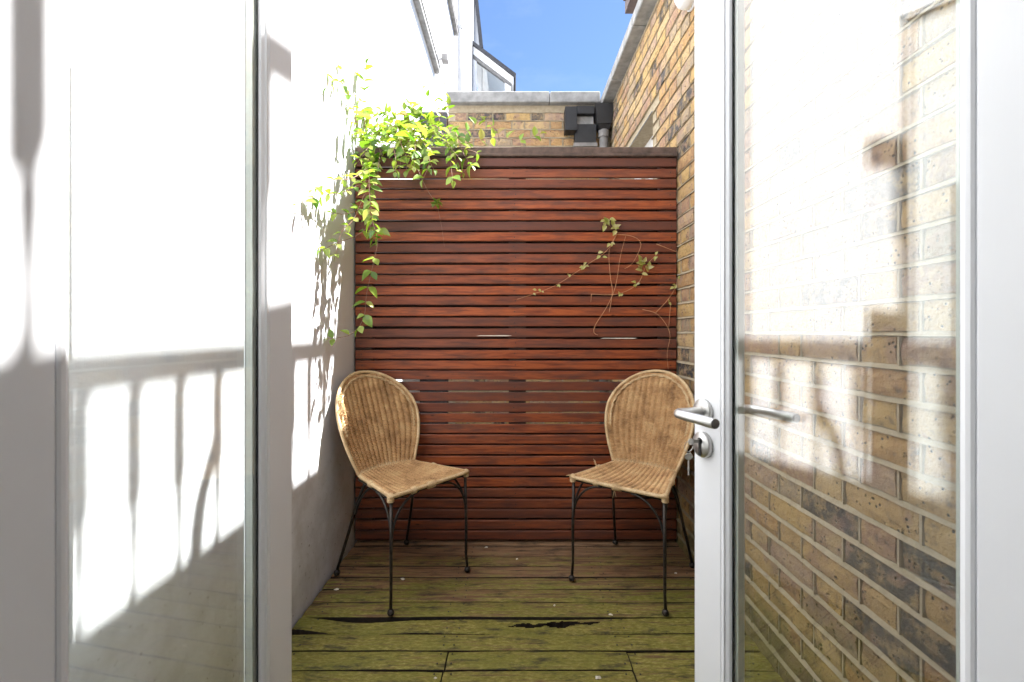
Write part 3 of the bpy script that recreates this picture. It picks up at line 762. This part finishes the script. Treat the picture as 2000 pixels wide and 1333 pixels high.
litter(786, 1132, .012, 'petal', 'fallen_petal', "white petal scrap on the deck just right of the left chair's front leg")
litter(658, 1152, .014, 'petal', 'fallen_petal', "pale sliver on the deck by the white wall, left of the left chair", rot=.1)
litter(1010, 1093, .006, 'petal', 'fallen_petal', "tiny pale fleck on the brown boards between the two chairs")
litter(1083, 1184, .006, 'petal', 'fallen_petal', "tiny white fleck on the mossy board above the rotten hole")
litter(1193, 1202, .010, 'petal', 'fallen_petal', "whitish lump on the board left of the right chair's front leg")
litter(1168, 1325, .012, 'petal', 'fallen_petal', "pale blot on the nearest boards at the bottom edge")
litter(1320, 1121, .008, 'petal', 'fallen_petal', "pale scrap on the deck beneath the right chair")
litter(850, 1326, .006, 'petal', 'fallen_petal', "tiny pale fleck by the board joint at the bottom edge")
for i, (px, py) in enumerate(((1062, 1233), (1092, 1229), (1108, 1230), (1136, 1228), (1120, 1226))):
    o = litter(px, py, .013, 'dead', 'dead_leaf', ("leftmost", "second from left", "middle", "rightmost", "second from right")[i] + " dry brown leaf in the rotten hole of the deck", z=-.035, rot=i * .9)

# ------------------------------------------------------------------ wicker chair
SZ, BH = .462, .440
def w_out(h):      # half width of the back outline
    if h <= .56: return .146 + (.209 - .146) * math.sin(min(1, h / .56) * math.pi / 2)
    t = (h - .56) / .44; return .209 * math.sqrt(max(0, 1 - t * t))
def w_fan(h): return .146 + (.209 - .146) * math.sin(min(1, h / .56) * math.pi / 2)
def back_pt(x, h, n=0.0):
    u = min(1, abs(x) / .215)
    return Vector((x, .285 + .065 * (1 - u * u) + .15 * h + .025 * h * h - n, SZ + BH * h * (1 - .02 * h)))
def seat_pt(u, v, n=0.0):
    hw = .203 + (.146 - .203) * v
    y = .285 * v + (.065 * (1 - (u * hw / .215) ** 2)) * v ** 1.5 + .010 * (1 - u * u) * (1 - v)
    z = SZ - .018 * (1 - u * u) * math.sin(math.pi * min(1, v * 1.05)) ** .8 - .006 * (1 - u * u) * (1 - v) + n
    return Vector((u * hw, y, z))
def strand(mb, fn, n, r=.0042):
    pts = [fn(i / n) for i in range(n + 1)]; mb.tube(pts, r, 5, caps=False)
def make_chair():
    c = thing("wicker_chair", "", "chair")
    NC = 15; rr = random.Random(3)
    bk = MB(); rows = 62
    for j in range(rows):
        h = .012 + .975 * j / rows; wo = w_out(h); wfan = w_fan(h); jit = rr.uniform(-.0006, .0006)
        n = max(6, int(90 * wo / .214))
        def fn(t, h=h, wo=wo, wfan=wfan, j=j, jit=jit):
            x = -wo + 2 * wo * t; ph = x / (2 * wfan) * NC
            o = .0052 * (2 * abs(math.cos(math.pi * ph)) ** .6 - 1) + .0014 * math.cos(math.pi * ph) * (1 if j % 2 else -1)
            return back_pt(x, h + jit, o)
        strand(bk, fn, n, .0041)
    for k in range(NC):                       # stakes behind the weave
        u = (k + .0) / NC * 2 - 1; pts = []
        for j in range(26):
            h = j / 25
            if abs(u * w_fan(h)) < w_out(h): pts.append(back_pt(u * w_fan(h), h, -.007))
        if len(pts) > 1: bk.tube(pts, .0042, 5, caps=False)
    sh = MB()                                 # thin backing sheet closes the weave, coloured dark as shade in the grooves
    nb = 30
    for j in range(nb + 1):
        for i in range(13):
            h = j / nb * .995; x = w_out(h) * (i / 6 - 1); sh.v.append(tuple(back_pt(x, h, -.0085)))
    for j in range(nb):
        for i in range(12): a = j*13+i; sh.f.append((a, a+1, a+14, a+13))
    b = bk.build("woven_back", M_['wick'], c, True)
    sh.build("back_shade_sheet", M_['wickdark'], b)
    # rims of the back
    def outline(off, n, dz=0):
        pts = []
        for i in range(24): h = .56 * i / 24; pts.append((w_out(h) + off, h))
        for i in range(25): a = math.pi * i / 24; pts.append((math.cos(a) * (.209 + off), .56 + .44 * math.sin(a) * (1 + off / .2)))
        for i in range(24): h = .56 * (1 - (i + 1) / 24); pts.append((-(w_out(h) + off), h))
        return [back_pt(x, h, n) for x, h in pts]
    MB().tube(outline(.003, .002), .0078, 9).build("back_rim", M_['cane'], c, True)
    br = MB(); base = outline(-.020, .008)[16:-16]; up = 4
    dense = []
    for i in range(len(base) - 1):
        for k in range(up): dense.append(base[i].lerp(base[i+1], k / up))
    for ph in (0, math.pi):
        pts = []
        for i, q in enumerate(dense):
            a = i * .55 + ph; pts.append(q + Vector((math.cos(a) * .0035, -abs(math.sin(a)) * .003, math.sin(a) * .0035)))
        br.tube(pts, .0036, 5)
    keep = br.build("back_braid", M_['cane'], c, True)
    # seat
    st = MB(); rows = 44
    for j in range(rows):
        v = .02 + .97 * j / rows
        def fs(t, v=v, j=j):
            u = -1 + 2 * t; ph = u / 2 * NC
            return seat_pt(u * .985, v, .0044 * (2 * abs(math.cos(math.pi * ph)) ** .6 - 1) + .0014 * math.cos(math.pi * ph) * (1 if j % 2 else -1))
        strand(st, fs, 90, .0042)
    for j in range(19):
        for i in range(13): st.v.append(tuple(seat_pt(i / 6 - 1, j / 18, -.004)))
    b0 = len(st.v) - 19 * 13
    for j in range(18):
        for i in range(12): a = b0 + j*13+i; st.f.append((a, a+1, a+14, a+13))
    st.build("woven_seat", M_['wick'], c, True)
    rim = [seat_pt(u / 12 - 1, 0) for u in range(25)] + [seat_pt(1, v / 12) for v in range(1, 12)]
    rim2 = [seat_pt(-1, 1 - v / 12) for v in range(1, 12)]
    rim = [Vector((q.x * 1.01, q.y - (.004 if q.y < .02 else 0), q.z - .004)) for q in rim]; rim2 = [Vector((q.x * 1.01, q.y, q.z - .004)) for q in rim2]
    MB().tube([seat_pt(-1, 1)] + rim2 + rim + [seat_pt(1, 1)], .0085, 9).build("seat_rim", M_['cane'], c, True)
    jb = MB()                                  # laced joint between seat and back
    for i in range(30):
        u = -1 + 2 * (i + .5) / 30; q = seat_pt(u, 1); jb.tube([q + Vector((-.006, -.012, .004)), q + Vector((0, -.004, .008)), q + Vector((.006, .002, .016))], .0028, 5)
    jb.build("lacing", M_['cane'], c, True)
    for (u, v, ax) in ((-.03, 0, 0), (.05, 0, 0), (-.45, 0, 0), (1, 0.02, 2), (-1, 0.02, 2), (1, .62, 1), (-1, .62, 1)):
        q = seat_pt(u, v) + Vector((0, 0, -.006)); m = MB()
        if ax == 2:
            for k in range(4): m.tube([q + Vector((math.cos(a) * .012, math.sin(a) * .012, -.018 + k * .006)) for a in [2*math.pi*i/10 for i in range(10)]], .0028, 5, closed=True)
            m.lathe([(.011, -.022), (.012, .008), (.006, .013)], 10, Matrix.Translation(q))
        else:
            for k in range(4):
                d = (k - 1.5) * .0055
                m.tube([q + (Vector((d, math.cos(a) * .0125, math.sin(a) * .0125)) if ax == 0 else Vector((math.cos(a) * .0125, d, math.sin(a) * .0125))) for a in [2*math.pi*i/10 for i in range(10)]], .0028, 5, closed=True)
        m.build("cane_binding", M_['cane'], c, True)
    # iron frame
    fz = SZ - .018
    fpts = [Vector((q.x * .97, q.y + .008, fz - .004)) for q in (seat_pt(-1, 1), seat_pt(-1, .5), seat_pt(-1, .03), seat_pt(0, 0), seat_pt(1, .03), seat_pt(1, .5), seat_pt(1, 1), seat_pt(.5, 1), seat_pt(0, 1), seat_pt(-.5, 1))]
    MB().tube(fpts, .006, 8, closed=True).build("seat_frame", M_['iron'], c, True)
    foot = [(.006, .0255), (.012, .02), (.0145, .012), (.012, .004), (.005, .0)]
    for s in (-1, 1):
        top = Vector((s * .198, .006, fz)); bot = Vector((s * .205, 0, .02))
        lg = MB().tube([top, top.lerp(bot, .5), top.lerp(bot, .85) + Vector((-s * .003, .003, 0)), bot], [.0068, .0066, .006, .0062], 10).build("leg", M_['iron'], c, True)
        MB().lathe(foot, 14, Matrix.Translation((s * .205, 0, 0))).build("foot", M_['iron'], lg, True)
        for dx, dy in ((-s * .135, .004), (-s * .022, .135)):
            pts = []
            for k in range(11):
                t = k / 10; a = t * math.pi / 2
                pts.append(Vector((s * .199 + dx * (1 - math.cos(a)), .004 + dy * (1 - math.cos(a)), fz - .165 + .16 * math.sin(a))))
            MB().tube(pts, .0052, 8).build("brace", M_['iron'], c, True)
        top = Vector((s * .144, .270, fz)); bot = Vector((s * .19, .43, .02))
        pts = [top, top + Vector((s * .006, .012, -.03)), top.lerp(bot, .25) + Vector((0, .012, 0)), top.lerp(bot, .6) + Vector((0, .004, 0)), bot]
        lg = MB().tube(pts, .0066, 10).build("leg", M_['iron'], c, True)
        MB().lathe(foot, 14, Matrix.Translation((s * .19, .43, 0))).build("foot", M_['iron'], lg, True)
        pts = []
        for k in range(9):
            a = k / 8 * math.pi / 2
            q = top.lerp(bot, .36); pts.append(Vector((q.x - s * .02 * math.sin(a) + s * .012 * (1 - math.cos(a)), q.y - .135 * (1 - math.cos(a)) - .03 * math.sin(a), q.z + (fz - q.z) * math.sin(a))))
        MB().tube(pts, .0052, 8).build("brace", M_['iron'], c, True)
    return c
ch1 = make_chair(); ch2 = copy_tree(ch1)
ch1.location = (-.338, 1.895, .0045); ch1.rotation_euler.z = R(50)
ch2.location = (.425, 1.858, .0045); ch2.rotation_euler.z = R(-36.6)
def bits(c, lst):
    for q, d, n in lst:
        m = MB()
        for k in range(n):
            a = Vector(q) + Vector((rg.uniform(-.012, .012), rg.uniform(-.004, .004), rg.uniform(-.02, .02))) * (1 if n > 3 else .4); e = Vector(d) + Vector((rg.uniform(-.6, .6), rg.uniform(-.6, .2), rg.uniform(-.6, .6))) * .02
            m.tube([a, a + e * .5 + Vector((0, -.002, .003)), a + e], [.0016, .0013, .0007], 5)
        m.build("loose_strand", M_['cane'], c)
bits(ch1, [(back_pt(-.196, .62, .012), (.01, -.012, .012), 14), (back_pt(-.188, .75, .012), (.012, -.01, .01), 8)])
bits(ch2, [(seat_pt(-.98, .55, .01), (-.004, 0, .028), 3), (seat_pt(-1, 0, .002), (-.03, -.006, .0), 2), (seat_pt(-.05, 0, -.01), (.004, -.004, -.022), 2), (back_pt(-.17, .78, .012), (-.01, -.012, .01), 3)])
tag(ch1, "honey coloured wicker chair on dark iron legs, standing against the white wall", "chair", "wicker chairs on the deck")
tag(ch2, "honey coloured wicker chair on dark iron legs, half hidden behind the door handle", "chair", "wicker chairs on the deck")

# ------------------------------------------------------------------ climbing plants
def leaf_geom(fold, curl):
    vs = []; fs = []; n = 5; prof = [0, .30, .40, .34, .19, 0]
    for i in range(n + 1):
        t = i / n; w = prof[i]; z = -curl * t * t
        vs += [(-w * .78, t, z + fold * w), (0, t, z), (w * .78, t, z + fold * w)]
    for i in range(n):
        a = i * 3; fs += [(a, a+1, a+4, a+3), (a+1, a+2, a+5, a+4)]
    return vs, fs
LG = [leaf_geom(f, c) for f, c in ((.3, .15), (.45, .3), (.15, .05), (.5, .1))]
LM = [MB().add(*q).mesh("leaf", M_['leaf'], True) for q in LG]; LMS = [MB().add(*q).mesh("leaf", M_['smallleaf'], True) for q in LG]
def orient(p, d, up, s):
    d = Vector(d).normalized(); x = d.cross(up)
    if x.length < 1e-3: x = Vector((1,0,0))
    x.normalize(); z = x.cross(d); Mx = Matrix((x, d, z)).transposed().to_4x4()
    return Matrix.Translation(p) @ Mx @ Matrix.Diagonal((s, s, s, 1))
class Plant:
    def __init__(s, name, label, base, meshes, cap):
        s.o = thing(name, label, "vine", base); s.base = Vector(base); s.stems = MB(); s.leaves = []; s.meshes = meshes; s.cap = cap
    def path(s, pts, step=.01):
        pts = [Vector(p) for p in pts]; out = []
        for i in range(len(pts) - 1):
            p0 = pts[max(0, i-1)]; p1 = pts[i]; p2 = pts[i+1]; p3 = pts[min(len(pts)-1, i+2)]; n = max(2, int((p2-p1).length / step))
            for k in range(n):
                t = k / n; out.append(.5 * ((2*p1) + (p2-p0)*t + (2*p0-5*p1+4*p2-p3)*t*t + (3*p1-p0-3*p2+p3)*t**3))
        out.append(pts[-1]); return out
    def stem(s, pts, r0=.0022, r1=.0010):
        q = s.path(pts, .02); n = len(q); s.stems.tube([p - s.base for p in q], [r0 + (r1 - r0) * i / max(1, n-1) for i in range(n)], 5); return q
    def leaf(s, p, d, size, up=Vector((0, 0, 1))):
        if p.x < XL + .012: p.x = XL + .012
        s.leaves.append((p - s.base, Vector(d), size, up))
    def strand(s, pts, every, size, a=0.0, b=1.0, r0=.0022, droop=.25):
        q = s.path(pts, .006); n = len(q); s.stem(pts, r0); acc = every * .3
        for i in range(1, n):
            acc += (q[i] - q[i-1]).length
            if acc > every and a <= i / n <= b:
                acc = rg.uniform(-.15, .15) * every; t = (q[i] - q[i-1]).normalized(); sd = t.cross(Vector((rg.uniform(-.6,.6), -1, rg.uniform(-.6,.6)))).normalized()
                for sg in (-1, 1):
                    if rg.random() < .1: continue
                    d = sd * sg + t * rg.uniform(.1, .6) + Vector((rg.uniform(-.3,.3), rg.uniform(-.6,.3), -droop + rg.uniform(-.2,.2)))
                    s.leaf(q[i], d, size * rg.uniform(.65, 1.2), Vector((rg.uniform(-.5,.5), -.6 + rg.uniform(-.5,.5), 1)))
        s.leaf(q[-1], (q[-1] - q[-3]), size * .7)
    def done(s, mat):
        s.stems.build("stems", M_[mat], s.o, True)
        for i, (p, d, sz, up) in enumerate(sorted(s.leaves, key=lambda q: -q[2])):
            Mx = orient(p, d, up, sz); k = rg.randrange(4)
            if i < s.cap:
                o = obj("leaf", s.meshes[k], s.o); o.matrix_local = Mx
            else:
                if not hasattr(s, 'mass'): s.mass = MB(); s.mr = []
                vs, fs = LG[k]; s.mass.add([Mx @ Vector(v) for v in vs], fs); s.mr += [rg.random()] * len(vs)
        if hasattr(s, 'mass'):
            o = s.mass.build("foliage", M_['leaf'], s.o, True); tag(o, kind='stuff')
            at = o.data.attributes.new("rnd", 'FLOAT', 'POINT'); at.data.foreach_set('value', s.mr)

v = Plant("climbing_vine", "yellow green climbing vine spilling over the fence top beside the white wall", P(700, 300, 2.42), LM, 300)
def S(*q): return [P(*x) for x in q]
v.strand(S((742, 300, 2.34), (738, 340, 2.14), (730, 400, 2.08), (738, 465, 2.07), (728, 520, 2.08), (716, 575, 2.09), (712, 615, 2.09), (700, 642, 2.08)), .062, .062, .55, 1)
for k in range(4):
    o = (rg.uniform(-22, 22), rg.uniform(-10, 10))
    yk = rg.uniform(1.98, 2.16); v.strand(S((735 + o[0], 310, 2.34), (725 + o[0], 350 + o[1], yk + .04), (728 + o[0] * .8, 420 + o[1], yk), (735 + o[0] * .4, 458 + o[1], yk)), .040, .054)
v.strand(S((722, 350, 2.10), (676, 374, 2.0), (630, 382, 1.85), (582, 398, 1.70)), .055, .046)
v.strand(S((718, 330, 2.12), (685, 350, 1.98), (650, 352, 1.90), (612, 372, 1.80)), .05, .044)
v.strand(S((715, 400, 2.08), (680, 418, 2.02), (648, 416, 1.97)), .05, .046)
v.strand(S((712, 380, 2.06), (690, 430, 2.0), (668, 452, 1.96), (655, 500, 1.95)), .045, .044)
v.strand(S((724, 440, 2.07), (694, 462, 2.02), (660, 474, 1.98), (628, 490, 1.91)), .06, .046)
v.strand(S((702, 640, 2.08), (680, 656, 2.06), (645, 662, 2.0)), .07, .05)
v.strand(S((716, 300, 2.40), (712, 240, 2.40), (711, 180, 2.40), (716, 128, 2.40)), .055, .062, droop=-.1)
v.strand(S((708, 280, 2.38), (690, 215, 2.28), (672, 168, 2.15), (648, 158, 2.02), (634, 172, 1.98)), .06, .048)
v.strand(S((700, 290, 2.36), (692, 220, 2.30), (682, 175, 2.24), (664, 138, 2.15)), .065, .05)
v.strand(S((845, 300, 2.50), (858, 240, 2.55), (848, 200, 2.6), (832, 185, 2.6), (818, 152, 2.6)), .05, .042, droop=.1)
v.strand(S((858, 230, 2.55), (866, 200, 2.55), (868, 170, 2.55)), .05, .04)
v.strand(S((870, 285, 2.42), (905, 262, 2.44), (940, 235, 2.46)), .055, .055)
v.strand(S((870, 290, 2.40), (930, 276, 2.43), (975, 268, 2.47), (1015, 275, 2.47), (1055, 262, 2.47)), .07, .055, droop=-.3)
v.strand(S((975, 275, 2.45), (970, 255, 2.45), (948, 235, 2.45)), .05, .05, droop=-.3)
v.strand(S((890, 288, 2.34), (932, 300, 2.30), (918, 322, 2.31), (902, 340, 2.315)), .07, .042)
v.strand(S((815, 330, 2.30), (835, 372, 2.31), (853, 398, 2.30)), .09, .035, .85, 1); 
for k in range(7): v.leaf(P(853, 398, 2.30), (math.cos(k), -.3, math.sin(k) * .8), .036)
v.stem(S((853, 398, 2.30), (862, 440, 2.325), (868, 482, 2.33)), .001, .0006)
for k in range(15):                     # tangle lying over the top of the fence and falling in front of it
    yk = rg.uniform(2.1, 2.29); x0 = rg.uniform(700, 880); y0 = rg.uniform(255, 295); x1 = x0 + rg.uniform(-70, 60); x1 = max(695, min(905, x1))
    v.strand(S((x0, y0, 2.46), ((x0 + x1) / 2, y0 - 12, 2.34), (x1, y0 + 28, yk), (x1 + rg.uniform(-25, 20), y0 + rg.uniform(40, 78), yk - .04)), .048, rg.uniform(.042, .06))
for k in range(15):                     # upright and arching shoots behind it
    x0 = rg.uniform(700, 870); 
    v.strand(S((x0, 295, 2.50), (x0 + rg.uniform(-15, 15), 255, 2.52), (x0 + rg.uniform(-40, 40), rg.uniform(200, 235), 2.50)), .05, .062, droop=0)
for k in range(150):
    px = rg.gauss(775, 58); py = rg.gauss(270, 32); yy = rg.uniform(2.15, 2.6)
    if 688 < px < 900 and 200 < py < 335 and not (py > 290 and yy > 2.33):
        v.leaf(P(px, py, yy), (rg.uniform(-1, 1), rg.uniform(-1, .4), rg.uniform(-.6, .6)), rg.choice((.03, .04, .055, .07, .09)), Vector((rg.uniform(-.7,.7), rg.uniform(-.9,.5), 1)))
v.done('stem')

yv = YF - .008
t2 = Plant("thin_creeper", "thin twiggy creeper with few small leaves on the right of the slat fence", P(1215, 640, yv), LMS, 120)
def T2(*q): return [P(x, y, yv - (q2[0] if q2 else 0)) for x, y, *q2 in q]
for pts in ([(1168, 655), (1160, 650), (1163, 635), (1185, 600), (1202, 560), (1212, 500), (1222, 462)], [(1190, 610), (1196, 570), (1192, 540), (1190, 490), (1204, 458)],
            [(1200, 458), (1235, 462), (1252, 478), (1235, 515), (1220, 525)], [(1282, 477), (1305, 486), (1330, 496)], [(1255, 605), (1285, 615), (1308, 650), (1303, 690), (1305, 722)],
            [(1280, 612), (1305, 585), (1320, 560), (1325, 540)], [(1310, 590), (1306, 640)], [(1155, 575), (1205, 575), (1245, 555), (1262, 520), (1282, 498)], [(1205, 458), (1185, 490), (1140, 522), (1090, 555), (1050, 572), (1010, 585)], [(1155, 575), (1154, 590)]):
    t2.stem(T2(*pts), .0017, .0010)
def spray(px, py, n, s, spread):
    for k in range(n):
        a = rg.uniform(0, 6.28); t2.leaf(P(px + rg.uniform(-spread, spread), py + rg.uniform(-spread, spread), yv - .012), (math.cos(a), -.4, math.sin(a) * .7), s * rg.uniform(.7, 1.1), Vector((0, -1, .5)))
spray(1188, 432, 9, .040, 9); spray(1200, 446, 6, .036, 6); spray(1193, 476, 3, .028, 4); spray(1170, 498, 4, .026, 7); spray(1141, 519, 5, .028, 3); spray(1112, 537, 2, .018, 3)
spray(1089, 556, 2, .022, 3); spray(1050, 566, 4, .022, 9); spray(1258, 522, 12, .040, 12); spray(1276, 502, 3, .028, 5); spray(1243, 556, 4, .026, 3); spray(1208, 575, 3, .022, 4)
spray(1318, 560, 4, .026, 4); spray(1308, 588, 2, .022, 3); spray(1322, 545, 2, .02, 3)
t2.done('twig')
